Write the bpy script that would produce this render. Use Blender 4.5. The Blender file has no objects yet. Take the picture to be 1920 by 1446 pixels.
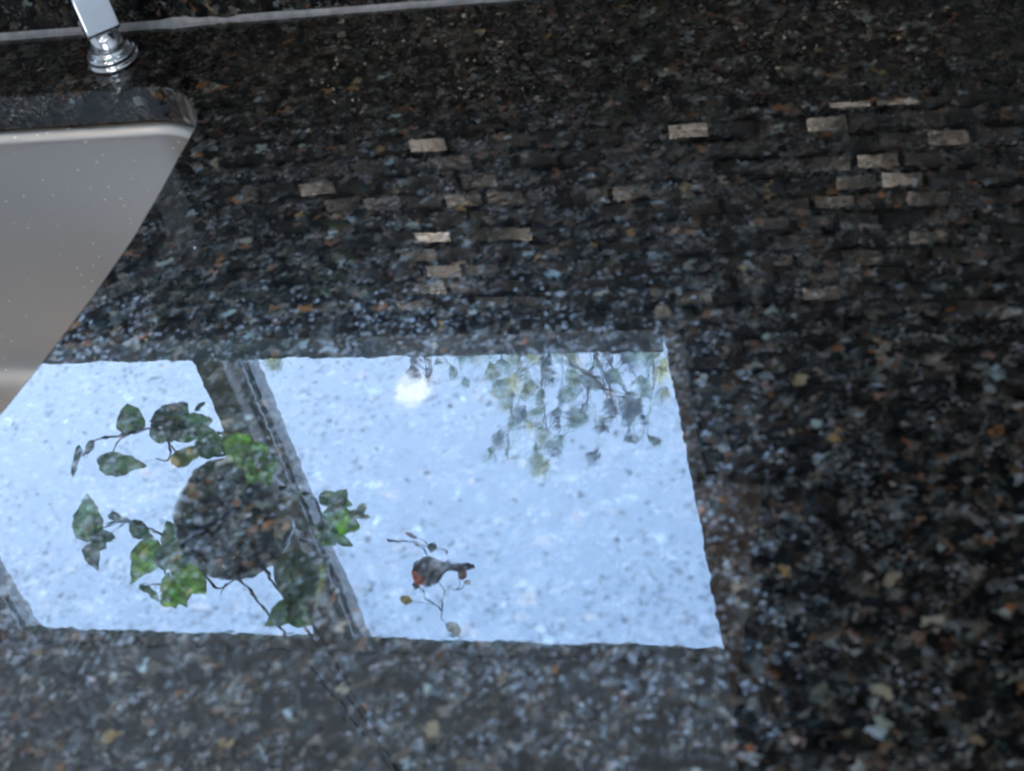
import bpy, bmesh, math, random
from mathutils import Vector, Matrix, Euler
random.seed(7)
SC = bpy.context.scene
COL = SC.collection
Z0 = 0.91            # worktop height
WY = 1.011           # face of the back wall's splash

# ------------------------------------------------------------------ camera
cam = bpy.data.cameras.new('camera')
cam.sensor_width = 36.0
cam.lens = 3230.17 / 1920 * 36
cam.clip_start = 0.02
cam.clip_end = 400
cam.dof.use_dof = True
cam.dof.focus_distance = 2.2
cam.dof.aperture_fstop = 16.0
camo = bpy.data.objects.new('camera', cam)
COL.objects.link(camo)
yaw, pit, rol = 0.37358403, 0.72924374, -0.27029438
camo.matrix_world = (Matrix.Translation((0, 0, Z0 + 0.60)) @ Matrix.Rotation(yaw, 4, 'Z')
                     @ Matrix.Rotation(math.pi / 2 - pit, 4, 'X') @ Matrix.Rotation(rol, 4, 'Z'))
SC.camera = camo
vs = SC.view_settings
vs.view_transform = 'Standard'; vs.look = 'None'; vs.gamma = 1.0; vs.use_curve_mapping = False
vs.exposure = 0.0
SC.cycles.use_denoising = True
SC.cycles.sample_clamp_indirect = 12.0
SC.cycles.max_bounces = 10

# ------------------------------------------------------------------ overcast sky
w = bpy.data.worlds.new('sky'); SC.world = w; w.use_nodes = True
nt = w.node_tree; nt.nodes.clear()
out = nt.nodes.new('ShaderNodeOutputWorld'); bg = nt.nodes.new('ShaderNodeBackground')
tc = nt.nodes.new('ShaderNodeTexCoord'); sp = nt.nodes.new('ShaderNodeSeparateXYZ')
cr = nt.nodes.new('ShaderNodeValToRGB')
nt.links.new(tc.outputs['Generated'], sp.inputs[0])
nt.links.new(sp.outputs['Z'], cr.inputs[0])
el = cr.color_ramp.elements
el[0].position = 0.0; el[0].color = (.55, .66, .80, 1)
el[1].position = 1.0; el[1].color = (.36, .52, .86, 1)
e = el.new(0.52); e.color = (.47, .64, .92, 1)
e = el.new(0.76); e.color = (.37, .595, .98, 1)
cn = nt.nodes.new('ShaderNodeTexNoise'); cn.inputs['Scale'].default_value = 5; cn.inputs['Detail'].default_value = 4
mr = nt.nodes.new('ShaderNodeMapRange'); mr.inputs['To Min'].default_value = .93; mr.inputs['To Max'].default_value = 1.07
nt.links.new(tc.outputs['Generated'], cn.inputs['Vector']); nt.links.new(cn.outputs['Fac'], mr.inputs['Value'])
mm = nt.nodes.new('ShaderNodeMath'); mm.operation = 'MULTIPLY'; mm.inputs[1].default_value = 18.4
nt.links.new(mr.outputs[0], mm.inputs[0])
nt.links.new(cr.outputs[0], bg.inputs['Color']); nt.links.new(mm.outputs[0], bg.inputs['Strength'])
nt.links.new(bg.outputs[0], out.inputs['Surface'])

LAMP = 400.0         # radiance of the small recessed ceiling lamps

# ------------------------------------------------------------------ helpers
def tag(o, label=None, cat=None, group=None, kind=None):
    if label: o['label'] = label
    if cat: o['category'] = cat
    if group: o['group'] = group
    if kind: o['kind'] = kind
    return o

def empty(name, loc=(0, 0, 0), rz=0, **k):
    o = bpy.data.objects.new(name, None); COL.objects.link(o); o.location = loc; o.rotation_euler.z = rz
    o.empty_display_size = .05
    return tag(o, **k)

def link(name, bm, mats, parent=None, smooth=False, inv=None):
    me = bpy.data.meshes.new(name); bmesh.ops.recalc_face_normals(bm, faces=bm.faces[:]) if not getattr(bm, '_', 0) else None
    bm.to_mesh(me); bm.free()
    for m in (mats if isinstance(mats, (list, tuple)) else [mats]): me.materials.append(m)
    if smooth:
        for p in me.polygons: p.use_smooth = True
    o = bpy.data.objects.new(name, me); COL.objects.link(o)
    if parent:
        o.parent = parent
        if inv: o.matrix_parent_inverse = inv
    return o

def obj(name, bm, mats, parent=None, smooth=False):
    """world-space mesh; its origin stays at the world origin also below a moved empty"""
    o = link(name, bm, mats, None, smooth)
    if parent:
        o.parent = parent
        top = parent
        m = Matrix.Identity(4)
        while top:
            m = top.matrix_basis @ m if top.parent is None else m
            top = top.parent
        par = parent
        if par.type == 'EMPTY': o.matrix_parent_inverse = par.matrix_basis.inverted()
    return o

def box(bm, x0, x1, y0, y1, z0, z1):
    v = [bm.verts.new(p) for p in ((x0, y0, z0), (x1, y0, z0), (x1, y1, z0), (x0, y1, z0), (x0, y0, z1), (x1, y0, z1), (x1, y1, z1), (x0, y1, z1))]
    for f in ((0, 3, 2, 1), (4, 5, 6, 7), (0, 1, 5, 4), (1, 2, 6, 5), (2, 3, 7, 6), (3, 0, 4, 7)):
        bm.faces.new([v[i] for i in f])
    return v

def bbox(*a):
    bm = bmesh.new(); box(bm, *a); return bm

def bevel(o, wdt, seg=2):
    m = o.modifiers.new('bevel', 'BEVEL'); m.width = wdt; m.segments = seg; m.limit_method = 'ANGLE'; m.angle_limit = math.radians(35)
    return o

def lathe(bm, prof, c=(0, 0, 0), n=48):
    rings = []
    for r, z in prof:
        if r < 1e-6: rings.append([bm.verts.new((c[0], c[1], c[2] + z))])
        else: rings.append([bm.verts.new((c[0] + r * math.cos(2 * math.pi * i / n), c[1] + r * math.sin(2 * math.pi * i / n), c[2] + z)) for i in range(n)])
    for a, b in zip(rings, rings[1:]):
        for i in range(n):
            j = (i + 1) % n
            if len(a) == 1 and len(b) == 1: continue
            if len(a) == 1: bm.faces.new((a[0], b[i], b[j]))
            elif len(b) == 1: bm.faces.new((a[i], a[j], b[0]))
            else: bm.faces.new((a[i], a[j], b[j], b[i]))

def smooth_path(pts, k=4):
    P = [Vector(p) for p in pts]
    if len(P) < 3: return P
    o = []
    for i in range(len(P) - 1):
        p0 = P[max(i - 1, 0)]; p1 = P[i]; p2 = P[i + 1]; p3 = P[min(i + 2, len(P) - 1)]
        for j in range(k):
            t = j / k
            o.append(.5 * ((2 * p1) + (p2 - p0) * t + (2 * p0 - 5 * p1 + 4 * p2 - p3) * t * t + (3 * p1 - p0 - 3 * p2 + p3) * t ** 3))
    o.append(P[-1]); return o

def tube(bm, pts, r0, r1=None, n=8, k=4):
    P = smooth_path(pts, k)
    if r1 is None: r1 = r0
    prev = None; side = None; first = None
    for i, p in enumerate(P):
        t = (P[min(i + 1, len(P) - 1)] - P[max(i - 1, 0)])
        if t.length < 1e-9: t = Vector((0, 0, 1))
        t.normalize()
        if side is None:
            side = t.cross(Vector((0, 1, 0.3))).normalized()
        side = (side - t * side.dot(t)).normalized(); up = t.cross(side)
        r = r0 + (r1 - r0) * i / max(1, len(P) - 1)
        ring = [bm.verts.new(p + (side * math.cos(2 * math.pi * a / n) + up * math.sin(2 * math.pi * a / n)) * r) for a in range(n)]
        if prev:
            for a in range(n):
                b = (a + 1) % n; bm.faces.new((prev[a], prev[b], ring[b], ring[a]))
        else: first = ring
        prev = ring
    bm.faces.new(first[::-1]); bm.faces.new(prev)

# ------------------------------------------------------------------ materials
def mat(name, color=(.5, .5, .5), rough=.5, metal=0., spec=.5, **k):
    m = bpy.data.materials.new(name); m.use_nodes = True
    b = m.node_tree.nodes['Principled BSDF']
    b.inputs['Base Color'].default_value = (*color, 1); b.inputs['Roughness'].default_value = rough
    b.inputs['Metallic'].default_value = metal; b.inputs['Specular IOR Level'].default_value = spec
    for a, v in k.items(): b.inputs[a.replace('_', ' ')].default_value = v
    return m

class NT:
    def __init__(s, m): s.t = m.node_tree; s.b = s.t.nodes['Principled BSDF']; s.out = s.t.nodes['Material Output']
    def n(s, typ, **k):
        x = s.t.nodes.new('ShaderNode' + typ)
        for a, v in k.items():
            if a.startswith('i_'): x.inputs[a[2:].replace('_', ' ')].default_value = v
            else: setattr(x, a, v)
        return x
    def l(s, a, b): s.t.links.new(a, b)
    def ramp(s, src, stops, interp='LINEAR'):
        r = s.n('ValToRGB'); r.color_ramp.interpolation = interp; el = r.color_ramp.elements
        for i, (p, c) in enumerate(stops):
            c = (c, c, c, 1) if isinstance(c, (int, float)) else (*c, 1)
            if i < 2: el[i].position = p; el[i].color = c
            else: e = el.new(p); e.color = c
        s.l(src, r.inputs[0]); return r.outputs[0]
    def math(s, op, a, b=None, c=None):
        x = s.n('Math', operation=op)
        for i, v in enumerate((a, b, c)):
            if v is None: continue
            if isinstance(v, (int, float)): x.inputs[i].default_value = v
            else: s.l(v, x.inputs[i])
        return x.outputs[0]
    def vmath(s, op, a, b=None, scale=None):
        x = s.n('VectorMath', operation=op)
        for i, v in enumerate((a, b)):
            if v is None: continue
            if isinstance(v, (tuple, list)): x.inputs[i].default_value = v
            else: s.l(v, x.inputs[i])
        if scale is not None: x.inputs['Scale'].default_value = scale
        return x.outputs[0]
    def mix(s, f, a, b, blend='MIX'):
        x = s.n('Mix', data_type='RGBA', blend_type=blend)
        for sock, v in ((x.inputs[0], f), (x.inputs[6], a), (x.inputs[7], b)):
            if isinstance(v, (int, float)): sock.default_value = v
            elif isinstance(v, tuple): sock.default_value = (*v, 1)
            else: s.l(v, sock)
        return x.outputs[2]

GR = .62
TILT = .16
FACET = .48
def granite():
    m = mat('polished_granite', rough=.4)
    g = NT(m); b = g.b
    tc = g.n('TexCoord').outputs['Object']
    def noise(scale, det=3, vec=None, dist=0.):
        x = g.n('TexNoise'); x.inputs['Scale'].default_value = scale; x.inputs['Detail'].default_value = det
        x.inputs['Distortion'].default_value = dist
        g.l(vec or tc, x.inputs['Vector']); return x
    def vor(scale, vec, rnd=1.0, feature='F1'):
        x = g.n('TexVoronoi', feature=feature); x.inputs['Scale'].default_value = scale
        x.inputs['Randomness'].default_value = rnd; g.l(vec, x.inputs['Vector']); return x
    w1 = g.vmath('ADD', tc, g.vmath('SCALE', g.vmath('SUBTRACT', noise(210, 3).outputs['Color'], (.5, .5, .5)), scale=.0085))
    w2 = g.vmath('ADD', tc, g.vmath('SCALE', g.vmath('SUBTRACT', noise(420, 2).outputs['Color'], (.5, .5, .5)), scale=.004))
    A = vor(230, w1); B = vor(520, w2); w3 = g.vmath('ADD', w1, g.vmath('SCALE', g.vmath('SUBTRACT', noise(130, 2).outputs['Color'], (.5, .5, .5)), scale=.014)); C = vor(105, w3)
    sa = g.n('SeparateColor'); g.l(A.outputs['Color'], sa.inputs[0])
    sb = g.n('SeparateColor'); g.l(B.outputs['Color'], sb.inputs[0])
    scn = g.n('SeparateColor'); g.l(C.outputs['Color'], scn.inputs[0])
    K = GR
    cA = g.ramp(sa.outputs[0], [(0, (.004, .005, .006)), (.30, (.006, .008, .009)), (.42, (.018, .021, .020)), (.54, (.034, .026, .016)), (.62, (.016, .032, .035)), (.69, (.075, .045, .024)), (.77, (.050, .062, .066)), (.84, (.10, .085, .060)), (.90, (.090, .105, .110)), (.94, (.17, .065, .020)), (.975, (.17, .20, .215)), (1, (.24, .25, .22))], 'LINEAR')
    cB = g.ramp(sb.outputs[0], [(0, (.003, .004, .005)), (.40, (.008, .010, .011)), (.58, (.030, .033, .032)), (.72, (.070, .040, .022)), (.82, (.036, .062, .068)), (.91, (.12, .10, .075)), (.97, (.16, .17, .18)), (1, (.22, .23, .24))])
    big = noise(42, 3); mk = g.ramp(big.outputs['Fac'], [(.42, 0.), (.60, 1.)])
    col = g.mix(mk, cA, cB)
    # dark patches between the clusters
    dk = noise(75, 4); dm = g.ramp(dk.outputs['Fac'], [(.38, .18), (.60, 1.35)])
    col = g.mix(1.0, col, dm, 'MULTIPLY')
    # sparse larger feldspar flakes and rust spots
    fl = g.ramp(scn.outputs[0], [(.95, 0.), (.96, 1.)])
    fd = g.ramp(C.outputs['Distance'], [(.30, 1.), (.48, 0.)])
    fm = g.math('MULTIPLY', fl, fd)
    fcol = g.ramp(scn.outputs[1], [(0, (.20, .27, .29)), (.35, (.20, .23, .19)), (.55, (.19, .075, .022)), (.8, (.22, .15, .06)), (1, (.26, .25, .21))])
    col = g.mix(fm, col, fcol)
    # very small grain variation
    fn = noise(1500, 2); col = g.mix(1.0, col, g.ramp(fn.outputs['Fac'], [(.3, .72), (.7, 1.28)]), 'MULTIPLY')
    col = g.mix(1.0, col, (K * 1.0, K * .99, K * .98), 'MULTIPLY')
    g.l(col, b.inputs['Base Color'])
    # crystal facets below the polish: each grain lies at its own small angle
    geo = g.n('NewGeometry')
    D = vor(430, w2)
    tilt = g.vmath('SCALE', g.vmath('SUBTRACT', D.outputs['Color'], (.5, .5, .5)), scale=.22)
    nb = g.vmath('NORMALIZE', g.vmath('ADD', geo.outputs['Normal'], tilt))
    g.l(nb, b.inputs['Normal'])
    sd = g.n('SeparateColor'); g.l(D.outputs['Color'], sd.inputs[0])
    mica = noise(60, 3); micam = g.ramp(mica.outputs['Fac'], [(.44, 0.), (.56, 1.)])
    sm = g.math('MULTIPLY', g.ramp(sd.outputs[1], [(.62, 0.), (.72, 1.)]), micam)
    g.l(g.math('MULTIPLY_ADD', sm, -.20, .42), b.inputs['Roughness'])
    g.l(g.math('MULTIPLY_ADD', sm, .05, .01), b.inputs['Specular IOR Level'])
    # polish
    pv = vor(185, w1); sp2 = g.n('SeparateColor'); g.l(pv.outputs['Color'], sp2.inputs[0])
    pm = g.math('MULTIPLY', g.ramp(sp2.outputs[0], [(.80, 0.), (.84, 1.)]), g.ramp(pv.outputs['Distance'], [(.14, 1.), (.34, 0.)]))
    g.l(g.math('MULTIPLY_ADD', pm, -.62, 1.0), b.inputs['Coat Weight'])
    b.inputs['Metallic'].default_value = .28
    b.inputs['Coat Roughness'].default_value = .012
    b.inputs['Coat IOR'].default_value = 1.53
    bu = g.n('Bump'); bu.inputs['Strength'].default_value = .03; bu.inputs['Distance'].default_value = .001
    wv = noise(70, 2); g.l(wv.outputs['Fac'], bu.inputs['Height'])
    g.l(bu.outputs[0], b.inputs['Coat Normal'])
    # cleavage faces of feldspar and mica just under the polish, each facing slightly its own way
    E = vor(470, w2); se = g.n('SeparateColor'); g.l(E.outputs['Color'], se.inputs[0])
    cl = noise(48, 3); clm = g.ramp(cl.outputs['Fac'], [(.40, .25), (.56, 1.)])
    pk = g.math('MULTIPLY', g.ramp(se.outputs[2], [(.40, 0.), (.80, 1.)]), clm)
    tv = g.vmath('SCALE', g.vmath('SUBTRACT', E.outputs['Color'], (.5, .5, .5)), scale=TILT)
    gl = g.n('BsdfGlossy'); gl.inputs['Roughness'].default_value = .10; gl.inputs['Color'].default_value = (1, .98, .96, 1)
    g.l(g.vmath('NORMALIZE', g.vmath('ADD', geo.outputs['Normal'], tv)), gl.inputs['Normal'])
    fr = g.n('Fresnel'); fr.inputs['IOR'].default_value = 1.53
    ms = g.n('MixShader'); g.l(g.math('MULTIPLY', g.math('MULTIPLY', fr.outputs[0], pk), FACET), ms.inputs[0])
    g.l(b.outputs[0], ms.inputs[1]); g.l(gl.outputs[0], ms.inputs[2]); g.l(ms.outputs[0], g.out.inputs['Surface'])
    cw = g.math('SUBTRACT', g.math('MULTIPLY_ADD', pm, -.62, 1.0), g.math('MULTIPLY', pk, FACET * .9))
    g.l(cw, b.inputs['Coat Weight'])
    return m


def noisy(m, scale, lo, hi, bump=0., dist=.001, stretch=None, det=4):
    g = NT(m); v = g.n('TexCoord').outputs['Object']
    if stretch:
        mp = g.n('Mapping'); mp.inputs['Scale'].default_value = stretch; g.l(v, mp.inputs[0]); v = mp.outputs[0]
    x = g.n('TexNoise'); x.inputs['Scale'].default_value = scale; x.inputs['Detail'].default_value = det; g.l(v, x.inputs['Vector'])
    g.l(g.ramp(x.outputs['Fac'], [(.3, lo), (.7, hi)]), g.b.inputs['Base Color'])
    if bump:
        bu = g.n('Bump'); bu.inputs['Strength'].default_value = bump; bu.inputs['Distance'].default_value = dist
        g.l(x.outputs['Fac'], bu.inputs['Height']); g.l(bu.outputs[0], g.b.inputs['Normal'])
    return m

M = {}
M['granite'] = granite()
M['chrome'] = mat('chrome', (.52, .53, .55), .06, 1.)
M['paint'] = noisy(mat('wall_paint', rough=.6), 6, (.74, .79, .84), (.78, .83, .88))
M['ceiling'] = noisy(mat('ceiling_paint', rough=.8), 90, (.74, .74, .72), (.80, .80, .78), .2)
M['floor'] = noisy(mat('pale_floor', rough=.35), 8, (.46, .41, .34), (.56, .50, .42), stretch=(1, 8, 1))
M['cabinet'] = noisy(mat('dark_stained_wood', rough=.35), 14, (.030, .016, .009), (.060, .032, .018), .15, stretch=(6, 6, .6))
M['trim_wood'] = noisy(mat('brown_wood', rough=.35), 22, (.56, .34, .21), (.76, .50, .33), .15, stretch=(5, 5, .5))
M['post_wood'] = noisy(mat('mullion_wood', rough=.4), 22, (.62, .54, .48), (.74, .67, .62), .15, stretch=(5, 5, .5))
M['vinyl'] = mat('white_vinyl', (.72, .73, .75), .3)
M['seal'] = mat('grey_seal', (.05, .06, .07), .5)
M['sill'] = noisy(mat('painted_sill', rough=.3), 30, (.50, .60, .74), (.56, .66, .80))
M['head'] = noisy(mat('painted_head', rough=.35), 30, (.66, .64, .66), (.76, .74, .76))
M['caulk'] = noisy(mat('caulk', rough=.12), 160, (.12, .118, .12), (.19, .185, .19), .7, .002)
M['grout'] = mat('grout', (.012, .012, .013), .8)
def tilemat():
    m = mat('glazed_mosaic', rough=.13, spec=1.0); g = NT(m); v = g.n('TexCoord').outputs['Object']
    at = g.n('Attribute', attribute_name='tint')
    c = g.ramp(at.outputs['Fac'], [(0, (.045, .048, .045)), (.35, (.075, .076, .068)), (.6, (.10, .092, .078)), (.8, (.14, .12, .105)), (1, (.20, .165, .14))])
    x = g.n('TexNoise'); x.inputs['Scale'].default_value = 240; x.inputs['Detail'].default_value = 4
    mp = g.n('Mapping'); mp.inputs['Scale'].default_value = (.5, 1, 1.5); g.l(v, mp.inputs[0]); g.l(mp.outputs[0], x.inputs['Vector'])
    c = g.mix(1., c, g.ramp(x.outputs['Fac'], [(.3, .55), (.7, 1.4)]), 'MULTIPLY')
    g.l(c, g.b.inputs['Base Color'])
    bu = g.n('Bump'); bu.inputs['Strength'].default_value = .2; bu.inputs['Distance'].default_value = .0004
    g.l(x.outputs['Fac'], bu.inputs['Height']); g.l(bu.outputs[0], g.b.inputs['Normal'])
    return m
M['tile'] = tilemat()
def steelmat():
    m = mat('brushed_steel', (.60, .555, .51), .30, 1.); g = NT(m); v = g.n('TexCoord').outputs['Object']
    mp = g.n('Mapping'); mp.inputs['Scale'].default_value = (1, 1, 30); g.l(v, mp.inputs[0])
    x = g.n('TexNoise'); x.inputs['Scale'].default_value = 40; x.inputs['Detail'].default_value = 3; g.l(mp.outputs[0], x.inputs['Vector'])
    g.l(g.ramp(x.outputs['Fac'], [(.3, .32), (.7, .42)]), g.b.inputs['Roughness'])
    # dried water spots
    vo = g.n('TexVoronoi'); vo.inputs['Scale'].default_value = 125; g.l(v, vo.inputs['Vector'])
    sc = g.n('SeparateColor'); g.l(vo.outputs['Color'], sc.inputs[0])
    nz = g.n('TexNoise'); nz.inputs['Scale'].default_value = 9; g.l(v, nz.inputs['Vector'])
    a = g.math('MULTIPLY', g.ramp(sc.outputs[0], [(.45, 0.), (.47, 1.)]), g.ramp(vo.outputs['Distance'], [(.07, 1.), (.14, 0.)]))
    a = g.math('MULTIPLY', a, g.ramp(nz.outputs['Fac'], [(.40, .25), (.52, 1.)]))
    d = g.n('BsdfDiffuse'); d.inputs['Color'].default_value = (.95, .93, .90, 1)
    ms = g.n('MixShader'); g.l(a, ms.inputs[0]); g.l(g.b.outputs[0], ms.inputs[1]); g.l(d.outputs[0], ms.inputs[2])
    g.l(ms.outputs[0], g.out.inputs['Surface'])
    return m
M['steel'] = steelmat()
def thin(name, color, transl, rough=.35, lo=.7, hi=1.3, scale=90):
    m = mat(name, color, rough); g = NT(m); v = g.n('TexCoord').outputs['Object']
    x = g.n('TexNoise'); x.inputs['Scale'].default_value = scale; g.l(v, x.inputs['Vector'])
    f = g.ramp(x.outputs['Fac'], [(.35, lo), (.65, hi)])
    g.l(g.mix(1., tuple(color), f, 'MULTIPLY'), g.b.inputs['Base Color'])
    t = g.n('BsdfTranslucent'); g.l(g.mix(1., tuple(transl), f, 'MULTIPLY'), t.inputs['Color'])
    ms = g.n('AddShader'); g.l(g.b.outputs[0], ms.inputs[0]); g.l(t.outputs[0], ms.inputs[1]); g.l(ms.outputs[0], g.out.inputs['Surface'])
    return m
M['leaf_g'] = thin('green_leaf', (0.24, 0.32, 0.2), (0.3, 0.42, 0.26), .3)
M['leaf_b'] = thin('bright_leaf', (0.3, 0.4, 0.16), (0.42, 0.58, 0.2), .3)
M['leaf_d'] = thin('dull_leaf', (0.22, 0.28, 0.22), (0.2, 0.28, 0.21), .3)
M['leaf_o'] = thin('olive_leaf', (0.32, 0.33, 0.18), (0.42, 0.44, 0.24), .3)
M['leaf_p'] = thin('pale_leaf', (.5, .46, .38), (.35, .34, .28))
M['stem'] = mat('stem', (.10, .09, .08), .5)
M['pot'] = noisy(mat('glazed_pot', rough=.10, spec=.9), 30, (.09, .085, .08), (.16, .15, .14))
M['pot_base'] = noisy(mat('pot_base', rough=.35), 60, (.45, .38, .33), (.62, .55, .50))
M['soil'] = noisy(mat('soil', rough=.9), 150, (.02, .014, .01), (.05, .035, .025), .6)
M['cord'] = mat('cord', (.26, .25, .26), .6)
M['bird_body'] = thin('grey_brown_glass', (0.308, 0.286, 0.308), (0.110, 0.110, 0.121), .3, .6, 1.4, 140)
M['bird_breast'] = thin('orange_glass', (1, .36, .14), (1, .5, .2), .3, .9, 1.1)
M['twig'] = mat('dark_wire', (.04, .045, .05), .4)
M['petal_r'] = thin('brown_petal', (0.450, 0.288, 0.252), (0.288, 0.216, 0.198), .4)
M['petal_g'] = thin('grey_petal', (0.320, 0.360, 0.380), (0.160, 0.200, 0.220), .4)
M['petal_y'] = thin('amber_petal', (0.640, 0.512, 0.192), (0.544, 0.480, 0.224), .4)
M['petal_w'] = thin('shell_petal', (0.640, 0.608, 0.576), (0.480, 0.464, 0.448), .4)
M['needle_g'] = thin('grey_green_needles', (0.3, 0.34, 0.32), (0.42, 0.48, 0.47), .5)
M['needle_d'] = thin('dark_needles', (0.2, 0.23, 0.25), (0.24, 0.29, 0.33), .5)
M['needle_o'] = thin('olive_needles', (0.3, 0.32, 0.25), (0.42, 0.45, 0.36), .5)
M['needle_y'] = thin('yellowed_needles', (0.42, 0.41, 0.3), (0.52, 0.51, 0.38), .5)
M['bark'] = mat('bark', (.16, .15, .15), .8)
M['grass'] = noisy(mat('lawn', rough=.9), 3, (.05, .08, .03), (.09, .13, .05))
M['white'] = mat('white_enamel', (.75, .74, .72), .35)
def glassmat():
    m = bpy.data.materials.new('window_glass'); m.use_nodes = True; t = m.node_tree; t.nodes.clear()
    o = t.nodes.new('ShaderNodeOutputMaterial'); a = t.nodes.new('ShaderNodeBsdfTransparent'); gl = t.nodes.new('ShaderNodeBsdfGlossy')
    fr = t.nodes.new('ShaderNodeFresnel'); fr.inputs[0].default_value = 1.5; gl.inputs['Roughness'].default_value = .045
    ge = t.nodes.new('ShaderNodeNewGeometry'); iv = t.nodes.new('ShaderNodeMath'); iv.operation = 'SUBTRACT'; iv.inputs[0].default_value = 1
    t.links.new(ge.outputs['Backfacing'], iv.inputs[1]); mu = t.nodes.new('ShaderNodeMath'); mu.operation = 'MULTIPLY'
    t.links.new(fr.outputs[0], mu.inputs[0]); t.links.new(iv.outputs[0], mu.inputs[1])
    ms = t.nodes.new('ShaderNodeMixShader'); t.links.new(mu.outputs[0], ms.inputs[0]); t.links.new(a.outputs[0], ms.inputs[1]); t.links.new(gl.outputs[0], ms.inputs[2])
    t.links.new(ms.outputs[0], o.inputs[0]); return m
M['glass'] = glassmat()
def emis(name, c, s):
    m = bpy.data.materials.new(name); m.use_nodes = True; b = m.node_tree.nodes['Principled BSDF']
    b.inputs['Base Color'].default_value = (.8, .8, .8, 1); b.inputs['Emission Color'].default_value = (*c, 1); b.inputs['Emission Strength'].default_value = s
    return m
M['lamp'] = emis('warm_lamp_lens', (1, .88, .76), LAMP)

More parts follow.
